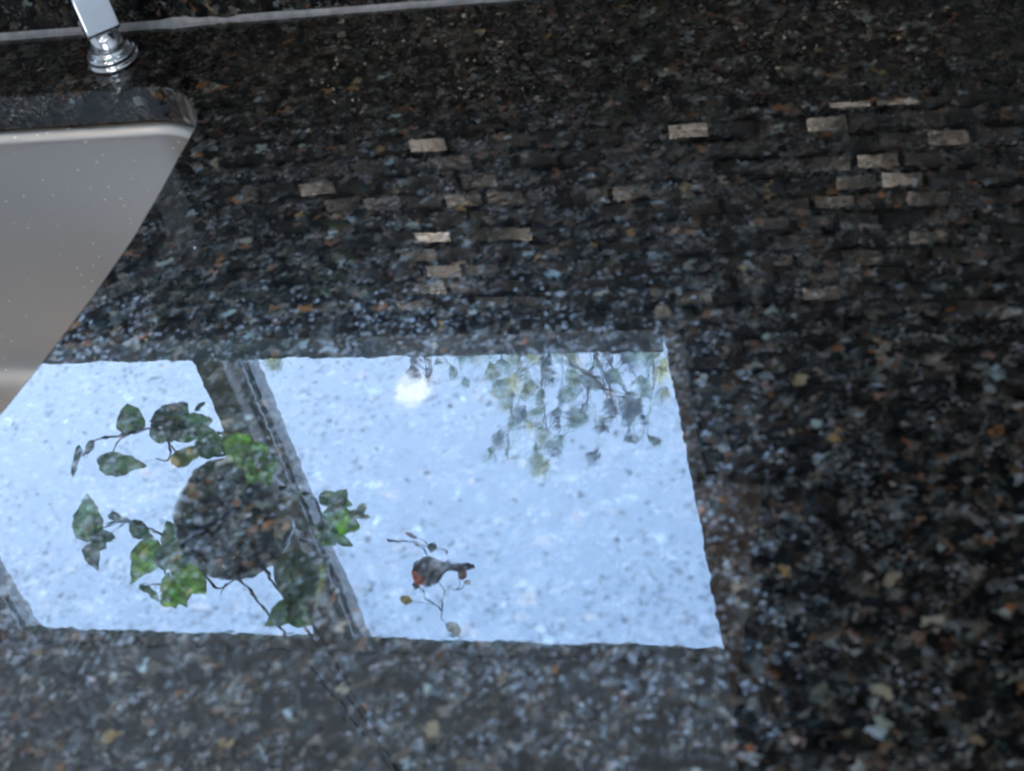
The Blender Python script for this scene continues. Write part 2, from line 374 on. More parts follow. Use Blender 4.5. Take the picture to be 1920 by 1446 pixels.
# ---- measured points (metres)
LEAVES = [[[-0.7091,0.93,1.247],[-0.7012,0.93,1.2162],[0.0142,0.0,-0.0026],"g"],[[-0.7514,0.93,1.2858],[-0.7215,0.94,1.3025],[-0.0068,0.0,0.0143],"g"],[[-0.7748,0.935,1.2776],[-0.7946,0.935,1.312],[-0.003,0.0,-0.0009],"d"],[[-0.7534,0.93,1.2642],[-0.7714,0.93,1.2833],[-0.0021,0.0,-0.0029],"d"],[[-0.6648,0.93,1.2383],[-0.6928,0.935,1.2418],[0.0042,0.0,-0.0108],"o"],[[-0.6868,0.935,1.2546],[-0.6571,0.945,1.2317],[0.0061,0.0,0.0141],"d"],[[-0.6761,0.94,1.2598],[-0.6315,0.93,1.2387],[-0.0025,0.0,0.0168],"g"],[[-0.6416,0.93,1.225],[-0.6303,0.93,1.2163],[0.0007,0.0,0.0024],"d"],[[-0.6372,0.925,1.2704],[-0.6401,0.925,1.2381],[0.0133,0.0,-0.0078],"g"],[[-0.6752,0.92,1.2767],[-0.6515,0.93,1.2685],[0.0008,0.0,0.0087],"o"],[[-0.6903,0.93,1.2495],[-0.6727,0.93,1.2601],[-0.0057,0.0,0.0087],"g"],[[-0.6526,0.93,1.2638],[-0.6414,0.93,1.2779],[-0.0067,0.0,0.0078],"o"],[[-0.5952,0.9,1.2266],[-0.5978,0.89,1.2545],[-0.0152,0.0,0.0021],"b"],[[-0.5795,0.89,1.2298],[-0.5744,0.88,1.2656],[-0.0138,0.0,0.0062],"b"],[[-0.5739,0.895,1.244],[-0.603,0.895,1.2761],[-0.0062,0.0,-0.0099],"b"],[[-0.5689,0.89,1.2546],[-0.5802,0.89,1.232],[0.0099,0.0,-0.0099],"g"],[[-0.6122,0.91,1.2526],[-0.6132,0.91,1.2299],[0.0056,0.0,-0.003],"g"],[[-0.8075,0.93,1.3852],[-0.7928,0.94,1.3401],[0.0145,0.0,0.0001],"g"],[[-0.8026,0.93,1.3838],[-0.7796,0.93,1.3902],[-0.0057,0.0,0.0106],"d"],[[-0.8018,0.93,1.3892],[-0.7948,0.93,1.4038],[-0.0095,0.0,0.0094],"d"],[[-0.817,0.935,1.4073],[-0.821,0.935,1.4405],[-0.0085,0.0,0.0039],"d"],[[-0.772,0.93,1.356],[-0.7559,0.93,1.3688],[-0.0048,0.0,0.0066],"d"],[[-0.7544,0.93,1.3701],[-0.7426,0.93,1.3896],[-0.0084,0.0,0.0091],"d"],[[-0.7193,0.92,1.3989],[-0.7107,0.92,1.3544],[0.0144,0.0,-0.0044],"g"],[[-0.7305,0.91,1.3769],[-0.7733,0.91,1.4288],[-0.0082,0.0,-0.0105],"b"],[[-0.7193,0.9,1.3768],[-0.683,0.9,1.3852],[-0.0082,0.0,0.0171],"g"],[[-0.7186,0.9,1.4059],[-0.7215,0.9,1.451],[-0.0186,0.0,0.0097],"b"],[[-0.6956,0.895,1.3887],[-0.6913,0.895,1.4274],[-0.0138,0.0,0.01],"b"],[[-0.7616,0.91,1.434],[-0.7519,0.91,1.4551],[-0.004,0.0,0.0042],"g"],[[-0.7315,0.9,1.4306],[-0.7318,0.9,1.4527],[-0.0122,0.0,0.0072],"b"],[[-0.55,0.92,1.3342],[-0.5298,0.92,1.3119],[0.0041,0.0,0.0075],"g"],[[-0.5528,0.92,1.3197],[-0.5301,0.92,1.3316],[-0.0049,0.0,0.0093],"g"],[[-0.5594,0.925,1.3497],[-0.5341,0.925,1.3668],[-0.0107,0.0,0.0188],"b"],[[-0.5653,0.92,1.3565],[-0.559,0.92,1.3842],[-0.0114,0.0,0.0091],"g"],[[-0.5328,0.92,1.3414],[-0.5176,0.92,1.3466],[-0.0023,0.0,0.0053],"o"],[[-0.5258,0.92,1.3413],[-0.5186,0.92,1.3291],[0.0023,0.0,0.0016],"o"],[[-0.5543,0.92,1.374],[-0.5446,0.92,1.384],[-0.0039,0.0,0.0058],"g"],[[-0.5758,0.88,1.3531],[-0.6123,0.9,1.457],[-0.0207,0.0,0.0011],"d"],[[-0.6055,0.89,1.4321],[-0.6437,0.89,1.4621],[-0.0019,0.0,-0.0123],"g"],[[-0.6095,0.89,1.4362],[-0.5938,0.89,1.4575],[-0.0104,0.0,0.0141],"g"],[[-0.5685,0.9,1.3866],[-0.5929,0.9,1.4481],[-0.0051,0.0,-0.0011],"o"],[[-0.5882,0.88,1.3534],[-0.5981,0.88,1.397],[-0.0113,0.0,0.002],"g"],[[-0.5457,0.86,1.2574],[-0.5777,0.86,1.3115],[-0.0068,0.0,-0.0044],"p"],[[-0.5623,0.88,1.3089],[-0.5509,0.88,1.3136],[-0.0034,0.0,0.007],"d"]]
VINES = [[[[-0.6271,0.93,1.2803],[-0.6357,0.93,1.2662],[-0.6583,0.93,1.2498],[-0.67,0.93,1.2428],[-0.6908,0.93,1.246],[-0.7123,0.93,1.2504],[-0.7272,0.93,1.2562],[-0.745,0.93,1.2595],[-0.7538,0.93,1.2654]],1.3],[[[-0.71,0.93,1.2493],[-0.7272,0.93,1.2609],[-0.7378,0.93,1.2738]],0.9],[[[-0.7123,0.93,1.2504],[-0.7093,0.93,1.2474]],0.9],[[[-0.6778,0.93,1.2496],[-0.6827,0.93,1.273],[-0.6893,0.93,1.286],[-0.7012,0.93,1.2836]],1],[[[-0.6792,0.93,1.2683],[-0.6782,0.93,1.2754]],0.8],[[[-0.6255,0.92,1.2411],[-0.6131,0.92,1.2481]],1],[[[-0.6375,0.92,1.271],[-0.6152,0.92,1.2676]],1],[[[-0.7141,0.93,1.4064],[-0.7319,0.93,1.3815],[-0.7424,0.93,1.3738],[-0.7573,0.93,1.3675],[-0.7767,0.93,1.3677],[-0.7885,0.93,1.3731]],1.1],[[[-0.7578,0.93,1.3688],[-0.772,0.93,1.3755],[-0.782,0.93,1.3862]],0.8],[[[-0.5775,0.9,1.2884],[-0.5555,0.9,1.2954],[-0.549,0.9,1.3025],[-0.5504,0.9,1.3216],[-0.5574,0.9,1.3486],[-0.5667,0.9,1.3562],[-0.5801,0.9,1.3539]],1.5],[[[-0.5538,0.9,1.3363],[-0.5655,0.9,1.3462]],1],[[[-0.6924,0.905,1.4019],[-0.7178,0.905,1.4091],[-0.7333,0.905,1.4203],[-0.748,0.905,1.4235],[-0.7569,0.905,1.4264]],1],[[[-0.7244,0.905,1.3959],[-0.7314,0.905,1.4203],[-0.7434,0.905,1.4371]],0.8],[[[-0.6787,0.89,1.372],[-0.6767,0.89,1.3928],[-0.6691,0.89,1.4085],[-0.6497,0.89,1.3948]],1.2],[[[-0.6616,0.89,1.403],[-0.6709,0.89,1.4193]],0.6]]
BIRD = {"body":[[-0.5337,0.985,1.4927],[-0.5303,0.985,1.485],[-0.5249,0.985,1.4787],[-0.5192,0.985,1.4745],[-0.5151,0.985,1.4733],[-0.5105,0.985,1.4736],[-0.5046,0.985,1.4763],[-0.4981,0.985,1.4802],[-0.4919,0.985,1.476],[-0.4937,0.985,1.4836],[-0.4907,0.985,1.4849],[-0.4756,0.985,1.4838],[-0.4714,0.985,1.4858],[-0.472,0.985,1.4886],[-0.4768,0.985,1.4894],[-0.4931,0.985,1.4911],[-0.4987,0.985,1.4947],[-0.5067,0.985,1.5046],[-0.5115,0.985,1.509],[-0.5164,0.985,1.5133],[-0.5219,0.985,1.5166],[-0.5285,0.985,1.5162],[-0.5321,0.985,1.513],[-0.5341,0.985,1.5095],[-0.5341,0.985,1.5039],[-0.5346,0.985,1.4983]],"breast":[[-0.5314,0.985,1.4892],[-0.5283,0.985,1.4884],[-0.5253,0.985,1.4953],[-0.5235,0.985,1.5036],[-0.5231,0.985,1.5078],[-0.5275,0.985,1.5122],[-0.5314,0.985,1.5123],[-0.5329,0.985,1.5067],[-0.5327,0.985,1.4983]],"wing":[[-0.5194,0.985,1.4869],[-0.5134,0.985,1.4853],[-0.5084,0.985,1.488],[-0.5079,0.985,1.4921],[-0.5129,0.985,1.4992],[-0.5191,0.985,1.5049],[-0.5222,0.985,1.5022],[-0.5243,0.985,1.4953]]}
TWIGS = [[[[-0.5463,0.985,1.4523],[-0.5336,0.985,1.4533],[-0.5231,0.985,1.4562],[-0.5167,0.985,1.4609],[-0.5134,0.985,1.4662],[-0.5127,0.985,1.4716]],1.2],[[[-0.5206,0.985,1.4555],[-0.514,0.985,1.4574],[-0.5083,0.985,1.4607],[-0.494,0.985,1.4669]],0.6],[[[-0.5159,0.985,1.4501],[-0.511,0.985,1.4527],[-0.5077,0.985,1.458]],0.5],[[[-0.5109,0.985,1.5082],[-0.5094,0.985,1.5159],[-0.5088,0.985,1.5287],[-0.5141,0.985,1.5418],[-0.5171,0.985,1.5506],[-0.5204,0.985,1.5624],[-0.5191,0.985,1.5734]],0.8],[[[-0.5084,0.985,1.528],[-0.5039,0.985,1.525],[-0.4968,0.985,1.5234],[-0.4912,0.985,1.5154],[-0.4899,0.985,1.5056],[-0.4886,0.985,1.5]],0.6],[[[-0.4965,0.985,1.5241],[-0.4906,0.985,1.5211],[-0.4865,0.985,1.5153]],0.5],[[[-0.5326,0.985,1.5208],[-0.5315,0.985,1.5322],[-0.5268,0.985,1.5407],[-0.5205,0.985,1.5463],[-0.518,0.985,1.552]],0.7],[[[-0.5441,0.985,1.5398],[-0.537,0.985,1.5425],[-0.5277,0.985,1.5444],[-0.5237,0.985,1.5438]],0.5]]
PETALS = [[[-0.5207,0.985,1.4448],[0.004,0.0,0.0053],[-0.0018,0.0,0.0025],"r"],[[-0.5053,0.985,1.4617],[0.0039,0.0,0.0],[-0.0013,0.0,0.0055],"g"],[[-0.494,0.985,1.4688],[0.001,0.0,0.0],[-0.0004,0.0,0.0019],"g"],[[-0.5349,0.985,1.5185],[0.0035,0.0,-0.0001],[-0.0012,0.0,0.0048],"g"],[[-0.5494,0.985,1.5378],[0.0061,0.0,0.0006],[-0.002,0.0,0.0064],"y"],[[-0.4842,0.985,1.495],[0.0036,0.0,0.0],[-0.0018,0.0,0.0081],"r"],[[-0.4819,0.985,1.5096],[0.0036,0.0,0.0021],[-0.0026,0.0,0.0056],"w"],[[-0.513,0.985,1.5806],[0.0068,0.0,0.0055],[-0.0049,0.0,0.0091],"w"],[[-0.4726,0.985,1.4872],[0.0019,0.0,0.0],[-0.0006,0.0,0.0028],"g"],[[-0.5463,0.985,1.4523],[0.0012,0.0,0.0],[-0.0004,0.0,0.0016],"g"]]
TUFTS = [[[-1.7842,3.8166,3.8137],[-1.7944,3.8062,3.8724],"d"],[[-1.9254,4.0727,4.1026],[-1.9213,4.038,4.1439],"d"],[[-1.6915,3.6592,3.7502],[-1.6837,3.64,3.7766],"d"],[[-1.6823,3.814,3.8756],[-1.6772,3.8117,3.9197],"g"],[[-1.8244,4.2355,4.3318],[-1.8397,4.2466,4.3855],"g"],[[-1.567,3.7554,3.7591],[-1.5874,3.7849,3.846],"g"],[[-1.6221,4.0162,4.0568],[-1.6319,4.0299,4.1423],"o"],[[-1.4499,3.6948,3.7301],[-1.4556,3.7021,3.8031],"g"],[[-1.4901,3.8609,3.9539],[-1.5412,3.8901,4.0594],"y"],[[-1.6073,3.9809,4.1309],[-1.6248,4.0112,4.2342],"y"],[[-1.5718,4.1499,4.1841],[-1.5646,4.1415,4.2341],"g"],[[-1.5744,4.2106,4.3052],[-1.6055,4.2455,4.4154],"o"],[[-1.4998,4.2652,4.2547],[-1.5233,4.2361,4.3021],"d"],[[-1.3665,3.8019,3.8825],[-1.3574,3.7968,3.9463],"d"],[[-1.5024,4.0887,4.2491],[-1.524,4.0892,4.3163],"g"],[[-1.3361,3.9201,4.0661],[-1.3603,3.9269,4.152],"g"],[[-1.3829,4.059,4.1297],[-1.383,4.0735,4.2085],"g"],[[-1.4255,4.3003,4.3943],[-1.4364,4.3395,4.4751],"d"],[[-1.5862,4.1199,4.3626],[-1.6296,4.1487,4.4689],"d"],[[-1.7355,4.3252,4.598],[-1.7338,4.3308,4.6861],"g"],[[-1.6507,4.1497,4.346],[-1.6885,4.1762,4.4409],"o"],[[-1.6699,4.0515,4.3914],[-1.6946,4.0165,4.4688],"d"],[[-1.641,4.2478,4.5433],[-1.6206,4.2148,4.582],"y"],[[-1.5812,4.2104,4.5278],[-1.5862,4.1825,4.5618],"g"],[[-1.452,3.8557,4.2152],[-1.4651,3.8855,4.3122],"o"],[[-1.4152,3.6809,4.0906],[-1.4092,3.6445,4.1167],"g"],[[-1.5344,4.1529,4.5972],[-1.559,4.1834,4.6741],"d"],[[-1.6779,4.3364,4.8312],[-1.7102,4.3763,4.96],"g"],[[-1.3819,3.8668,4.1305],[-1.403,3.8748,4.1786],"d"],[[-1.3152,3.672,3.9781],[-1.3299,3.6646,4.017],"d"],[[-1.4005,4.0773,4.3596],[-1.4146,4.0407,4.3907],"g"],[[-1.4257,4.2574,4.5138],[-1.4536,4.2941,4.6033],"g"],[[-1.3717,4.2777,4.5641],[-1.3815,4.2745,4.6054],"g"],[[-1.2967,4.0141,4.3337],[-1.3039,4.0217,4.4005],"d"],[[-1.2544,4.0415,4.2626],[-1.2713,4.0767,4.364],"d"],[[-1.1736,4.0049,4.2048],[-1.1918,4.0225,4.2873],"d"],[[-1.0936,3.8163,4.0476],[-1.1198,3.8546,4.14],"d"],[[-1.1911,4.0148,4.2922],[-1.1878,3.9757,4.3193],"g"],[[-1.1279,3.9406,4.2424],[-1.1202,3.9023,4.2365],"d"],[[-1.2261,4.0811,4.4426],[-1.2214,4.0459,4.484],"d"],[[-1.15,4.0891,4.1906],[-1.1667,4.1035,4.2774],"g"],[[-1.1281,3.8968,3.906],[-1.1354,3.9158,3.992],"d"],[[-0.9401,3.6655,3.726],[-0.9798,3.6796,3.8246],"y"],[[-1.1371,4.3243,4.4807],[-1.1594,4.3208,4.5551],"g"],[[-1.2269,4.0649,4.071],[-1.2368,4.054,4.1079],"d"],[[-1.2187,3.8689,3.9026],[-1.2327,3.8765,3.955],"g"],[[-1.2774,3.8603,3.8502],[-1.3002,3.8821,3.9302],"o"],[[-1.34,3.6688,3.6711],[-1.3557,3.6877,3.7459],"y"],[[-1.5496,3.867,3.8345],[-1.5836,3.8913,3.9172],"g"],[[-1.0288,3.8171,3.8136],[-1.0503,3.8119,3.8743],"g"],[[-1.08,4.1386,4.1098],[-1.1047,4.1244,4.1673],"o"],[[-1.3466,3.8836,3.8592],[-1.343,3.8787,3.9227],"g"],[[-1.6072,4.2489,4.197],[-1.6336,4.2358,4.2592],"o"],[[-1.8413,4.1052,4.1118],[-1.839,4.1013,4.1493],"g"],[[-2.2501,3.8075,3.8074],[-2.2915,3.8099,3.8792],"o"],[[-1.1448,3.7836,3.8774],[-1.1513,3.8106,3.9559],"g"],[[-1.0463,3.7785,3.9461],[-1.0685,3.8031,4.0229],"g"]]
BRANCHES = [[[[-1.3569,4.0,3.9043],[-1.3479,4.0,4.037],[-1.2941,4.0,4.1136],[-1.2297,4.0,4.199],[-1.1784,4.0,4.2309]],9],[[[-1.048,4.0,3.914],[-1.066,4.0,4.0001],[-1.0762,4.0,4.0884],[-1.0944,4.0,4.1938]],4],[[[-1.4318,4.0,4.005],[-1.4696,4.0,4.1559],[-1.4886,4.0,4.3292],[-1.5289,4.0,4.4764]],4],[[[-1.2421,4.0,3.9079],[-1.305,4.0,4.1438],[-1.3523,4.0,4.2831],[-1.4229,4.0,4.29]],3.5],[[[-1.2029,4.0,3.902],[-1.1661,4.0,4.0121],[-1.1439,4.0,4.1168]],3.5],[[[-1.817,4.0,3.89],[-1.8428,4.0,3.9714],[-1.8304,4.0,4.0402],[-1.85,4.0,4.1328]],4],[[[-1.4785,4.0,3.9006],[-1.545,4.0,4.1158],[-1.5956,4.0,4.1925],[-1.6028,4.0,4.3117],[-1.6619,4.0,4.5094]],4],[[[-1.4009,4.0,3.9321],[-1.519,4.0,4.101],[-1.6256,4.0,4.1685]],3],[[[-1.1784,4.0,4.2309],[-1.1919,4.0,4.3168],[-1.1946,4.0,4.4454]],3],[[[-1.2297,4.0,4.199],[-1.2831,4.0,4.3157],[-1.3112,4.0,4.3795]],3],[[[-1.2542,4.0,4.1601],[-1.27,4.0,4.2371]],2],[[[-2.3326,4.0,3.874],[-2.349,4.0,3.9653],[-2.3885,4.0,4.0423]],2.5]]
# ------------------------------------------------------------------ the room
RX0, RX1, RY0, RYB, CZ = -2.3, 1.7, -2.7, WY + .003, 2.44
def struct(name, bm, m, parent=None): return tag(obj(name, bm, m, parent), kind='structure')
struct('floor', bbox(RX0 - .15, RX1 + .15, RY0 - .15, RYB + .15, -.12, 0), M['floor'])
struct('ceiling', bbox(RX0 - .15, RX1 + .15, RY0 - .15, RYB + .15, CZ, CZ + .1), M['ceiling'])
struct('wall_left', bbox(RX0 - .15, RX0, RY0, RYB, 0, CZ), M['paint'])
struct('wall_right', bbox(RX1, RX1 + .15, RY0, RYB, 0, CZ), M['paint'])
bm = bmesh.new()                                   # behind the camera, with a wide opening added for fill light
GX0, GX1, GZ0, GZ1 = -.7, .9, .9, 2.0
box(bm, RX0 - .15, GX0, RY0 - .15, RY0, 0, CZ); box(bm, GX1, RX1 + .15, RY0 - .15, RY0, 0, CZ)
box(bm, GX0, GX1, RY0 - .15, RY0, 0, GZ0); box(bm, GX0, GX1, RY0 - .15, RY0, GZ1, CZ)
struct('wall_front', bm, M['paint'])
# window opening in the back wall
OX0, OX1, OZ0, OZ1 = -1.415, -.2566, Z0 + .322, Z0 + .748
BT = .10
TZ1_ = Z0 + .480
bm = bmesh.new()
box(bm, RX0 - .15, OX0 - .10, RYB + .004, RYB + BT, 0, CZ); box(bm, OX1, RX1 + .15, RYB + .004, RYB + BT, 0, CZ)
box(bm, OX0, OX1, RYB + .004, RYB + BT, 0, OZ0 - .02); box(bm, OX0, OX1, RYB + .004, RYB + BT, Z0 + .92, CZ)
u = bmesh.new(); box(u, OX0 - .12, OX1 + .02, WY - .001, RYB + .0039, Z0 + .7452, CZ); struct('wall_back', u, M['paint'])
u = bmesh.new(); box(u, OX0 - .12, OX0 - .0125, WY - .001, RYB + .0039, TZ1_, Z0 + .7451); struct('wall_back', u, M['paint'])
struct('wall_back', bm, M['paint'])
bm = bmesh.new(); box(bm, -40, 40, RYB + .5, 90, -.6, -.5)
struct('ground', bm, M['grass'])

# window above the sink: three panes
def window(name, x0, x1, z0, z1, y, sgn, posts, frame_m):
    root = empty(name, ((x0 + x1) / 2, y, z0), kind='structure')
    f = .012
    bm = bmesh.new()
    ya, yb = sorted((y, y + sgn * .055))
    box(bm, x0, x1, ya, yb, z0, z0 + .002)
    box(bm, x0, x0 + .002, ya, yb, z0 + .002, z1); box(bm, x1 - .002, x1, ya, yb, z0 + .002, z1)
    struct('window_frame', bm, frame_m, root)
    return root
win = empty('window_1', ((OX0 + OX1) / 2, RYB, OZ0), kind='structure')
GY = WY + .017
bm = bmesh.new()                                   # head rail and thin outer frame
box(bm, OX0, OX1, WY - .003, WY + .003, Z0 + .7255, Z0 + .7449)
struct('window_head', bm, M['head'], win)
bm = bmesh.new(); box(bm, OX0, OX1, WY - .006, WY - .001, Z0 + .741, Z0 + .7435)
struct('head_bead', bm, M['vinyl'], win)
bm = bmesh.new(); box(bm, OX1 - .001, OX1 + .012, WY - .004, GY + .05, OZ0 - .01, OZ1 + .004)
struct('window_jamb', bm, M['post_wood'], win)
bm = bmesh.new(); box(bm, OX0 - .012, OX0 + .004, WY - .004, WY + .004, OZ0 - .01, OZ1 + .004)
struct('window_jamb', bm, M['post_wood'], win)
for px in (-.675, -1.066):
    bm = bmesh.new(); box(bm, px, px + .026, WY - .008, WY + .012, OZ0 - .01, Z0 + .7255)
    bevel(struct('window_post', bm, M['post_wood'], win), .002)
    bm = bmesh.new(); box(bm, px + .004, px + .0315, WY + .012, WY + .016, OZ0 - .01, Z0 + .80)
    struct('post_bead', bm, M['vinyl'], win)
    bm = bmesh.new(); box(bm, px + .004, px + .032, WY + .016, WY + .021, OZ0 - .01, Z0 + .80)
    struct('window_seal', bm, M['seal'], win)
    bm = bmesh.new(); box(bm, px + .003, px + .0335, WY + .021, WY + .040, OZ0 - .01, Z0 + .80)
    bevel(struct('sash_stile', bm, M['vinyl'], win), .001)
xs = [(-1.411, -1.064), (-1.0315, -.6725), (-.6405, -.2576)]
for a, b in xs:
    struct('window_pane', bbox(a, b, GY + .012, GY + .016, OZ0, Z0 + .80), M['glass'], win)
bm = bmesh.new(); box(bm, OX0 - .01, OX1 - .002, WY - .012, GY + .05, Z0 + .300, Z0 + .3245)
bevel(struct('window_sill', bm, M['sill'], win), .0015)
bm = bmesh.new(); box(bm, OX0 - .02, OX1 + .004, WY - .0135, WY + .004, Z0 + .2985, Z0 + .302)
struct('sill_bead', bm, M['vinyl'], win)
# unseen window added behind the camera to fill the room with skylight
w2 = empty('added_fill_window', ((GX0 + GX1) / 2, RY0, GZ0), kind='structure')
bm = bmesh.new(); t = .05
box(bm, GX0, GX1, RY0 - .12, RY0 - .04, GZ0, GZ0 + t); box(bm, GX0, GX1, RY0 - .12, RY0 - .04, GZ1 - t, GZ1)
for x in (GX0, (GX0 + GX1) / 2 - t / 2, GX1 - t): box(bm, x, x + t, RY0 - .12, RY0 - .04, GZ0 + t, GZ1 - t)
struct('window_frame', bm, M['vinyl'], w2)
mid = (GX0 + GX1) / 2
for a, b in ((GX0 + t, mid - t / 2), (mid + t / 2, GX1 - t)):
    struct('window_pane', bbox(a, b, RY0 - .085, RY0 - .08, GZ0 + t, GZ1 - t), M['glass'], w2)
# wood filler between the window and the cabinet
struct('trim_1', bbox(OX1 + .0005, -.1975, WY - .010, RYB + .003, Z0 + .4798, Z0 + .80), M['trim_wood'])

# mosaic splash: every brick lies at its own slight angle
bm = bmesh.new()
lay = bm.faces.layers.float.new('tint')
def gbox(*a):
    n0 = len(bm.faces); box(bm, *a)
TX0, TX1, TZ0, TZ1 = -1.55, 1.25, Z0 + .1028, Z0 + .4795
PX, PZ, TW, TH = .0330, .01765, .0300, .0133
rnd = random.Random(21)
row = 0; z = Z0 + .0958
def piece(x0, x1, z0, z1):
    cx, cz = (x0 + x1) / 2, (z0 + z1) / 2
    ax, az = rnd.gauss(0, .045), rnd.gauss(0, .045)
    dy = rnd.uniform(-.0006, .0006); yf = WY + .0015 + dy; b = .0009
    tint = min(1, max(0, rnd.random() ** 1.6))
    def P(x, z_, y): return (x, y + (x - cx) * ax + (z_ - cz) * az, z_)
    o = [bm.verts.new((x, WY + .0045, z_)) for x, z_ in ((x0, z0), (x1, z0), (x1, z1), (x0, z1))]
    i1 = [bm.verts.new(P(x, z_, yf + b)) for x, z_ in ((x0, z0), (x1, z0), (x1, z1), (x0, z1))]
    i2 = [bm.verts.new(P(x, z_, yf)) for x, z_ in ((x0 + b, z0 + b), (x1 - b, z0 + b), (x1 - b, z1 - b), (x0 + b, z1 - b))]
    fs = []
    for u, v in ((o, i1), (i1, i2)):
        for k in range(4): fs.append(bm.faces.new((u[k], u[(k + 1) % 4], v[(k + 1) % 4], v[k])))
    fs.append(bm.faces.new(i2))
    for f in fs: f[lay] = tint
hz = Z0 + .2985
while z + TH < TZ1 + .004:
    x = TX0 - (0.0165 if row % 2 else 0) + .0155
    base = math.floor((TX0 + .0976) / PX) * PX - .0976 + (.0015) + (0.0165 if row % 2 == 0 else 0)
    x = base
    while x < TX1:
        x0, x1 = max(x, TX0), min(x + TW, TX1); z0, z1 = max(z, TZ0), min(z + TH, TZ1)
        if z1 > hz - .002:
            if x0 < OX1 + .013 and x1 > OX0 - .013:
                if x1 > OX1 + .019 and x0 < OX1 + .013: x0 = OX1 + .0135
                elif x0 < OX0 - .019: x1 = OX0 - .0135
                elif z0 < hz - .005: z1 = hz - .002
                else: x += PX; continue
        if x1 - x0 > .004 and z1 - z0 > .003: piece(x0, x1, z0, z1)
        x += PX
    z += PZ; row += 1
to = obj('mosaic_splash', bm, M['tile'])
tag(to, label='dark brick-pattern mosaic tile wall between worktop splash and wall cabinet', cat='wall tile')
gb = bmesh.new()
box(gb, TX0, OX0 - .0125, WY + .004, RYB + .0036, TZ0, TZ1); box(gb, OX1 + .0125, TX1, WY + .004, RYB + .0036, TZ0, TZ1)
box(gb, OX0 - .0125, OX1 + .0125, WY + .004, RYB + .0036, TZ0, Z0 + .2985)
obj('grout', gb, M['grout'], to)

# ------------------------------------------------------------------ worktop, splash, caulk
SD = .028
def arc(cx, cy, r, a0, a1, n=8): return [(cx + r * math.cos(math.radians(a0 + (a1 - a0) * i / n)), cy + r * math.sin(math.radians(a0 + (a1 - a0) * i / n))) for i in range(n + 1)]
side = [(-.5145, .866), (-.5150, .845), (-.5150, .81), (-.5170, .76), (-.5235, .705), (-.5320, .655), (-.5420, .605), (-.553, .565)]
outline = arc(-.573, .872, .0590, 90, 5, 10) + side[1:] + arc(-.615, .547, .06, -5, -88, 8) + arc(-1.17, .547, .06, 268, 182, 8) + arc(-1.17, .872, .0595, 175, 90, 10)
def offset(pts, d):
    o = []
    n = len(pts)
    for i in range(n):
        p = Vector(pts[i]); a = Vector(pts[i - 1]); b = Vector(pts[(i + 1) % n])
        t = (b - a).normalized(); o.append((p.x - t.y * -d * -1 * -1, p.y + t.x * -d * -1 * -1) if False else (p.x + t.y * d * -1, p.y - t.x * d * -1))
    return o
def area(p): return sum(p[i][0] * p[(i + 1) % len(p)][1] - p[(i + 1) % len(p)][0] * p[i][1] for i in range(len(p))) / 2
if abs(area(offset(outline, .01))) > abs(area(outline)): _s = 1
else: _s = -1
def grow(d): return offset(outline, d * _s)
SX0, SX1, SY0, SY1 = -1.9, 1.25, .368, WY + .002
def slab():
    bm = bmesh.new()
    ov = [bm.verts.new((x, y, Z0)) for x, y in ((SX0, SY0), (SX1, SY0), (SX1, SY1), (SX0, SY1))]
    iv = [bm.verts.new((x, y, Z0)) for x, y in outline]
    es = []
    for L in (ov, iv):
        for i in range(len(L)): es.append(bm.edges.new((L[i], L[(i + 1) % len(L)])))
    bmesh.ops.triangle_fill(bm, use_beauty=True, use_dissolve=False, edges=es)
    r = bmesh.ops.extrude_face_region(bm, geom=bm.faces[:])
    for v in [g for g in r['geom'] if isinstance(g, bmesh.types.BMVert)]: v.co.z -= SD
    bmesh.ops.recalc_face_normals(bm, faces=bm.faces[:])
    return bm
top = obj('worktop', slab(), M['granite'])
tag(top, label='dark speckled polished granite worktop with cutout around the sink', cat='countertop')
bevel(top, .0012, 2)
bs = obj('granite_upstand', bbox(SX0, SX1, WY, RYB + .0035, Z0 + .0005, Z0 + .1025), M['granite'])
tag(bs, label='low dark granite upstand standing against the wall along the worktop back', cat='backsplash')
bevel(bs, .001)

bm = bmesh.new()
N = 300; prev = None
def wob(x): return .5 * math.sin(x * 61) + .3 * math.sin(x * 133 + 1) + .4 * math.sin(x * 23 + 2)
for i in range(N + 1):
    x = SX0 + .01 + (SX1 - SX0 - .02) * i / N
    k = .0040 - .0012 * max(0, min(1, (x + .62) / .5)) + .00025 * wob(x)
    k2 = .0048 - .0016 * max(0, min(1, (x + .62) / .4)) + .0003 * wob(x + 3)
    if abs(x + .530) < .004: k *= .45; k2 *= .5
    if abs(x + .568) < .012: k *= 1.3; k2 *= 1.35
    ring = [bm.verts.new(p) for p in ((x, WY - k, Z0 + .0001), (x, WY - k * .42, Z0 + k2 * .38), (x, WY - .0002, Z0 + k2), (x, WY + .0004, Z0 + .0001))]
    if prev:
        for a in range(4): bm.faces.new((prev[a], prev[(a + 1) % 4], ring[(a + 1) % 4], ring[a]))
    else: bm.faces.new(ring)
    prev = ring
bm.faces.new(prev[::-1])
ck = obj('caulk_bead', bm, M['caulk'], smooth=False)
tag(ck, label='thin pale caulk bead along the joint of worktop and granite upstand', cat='caulk')

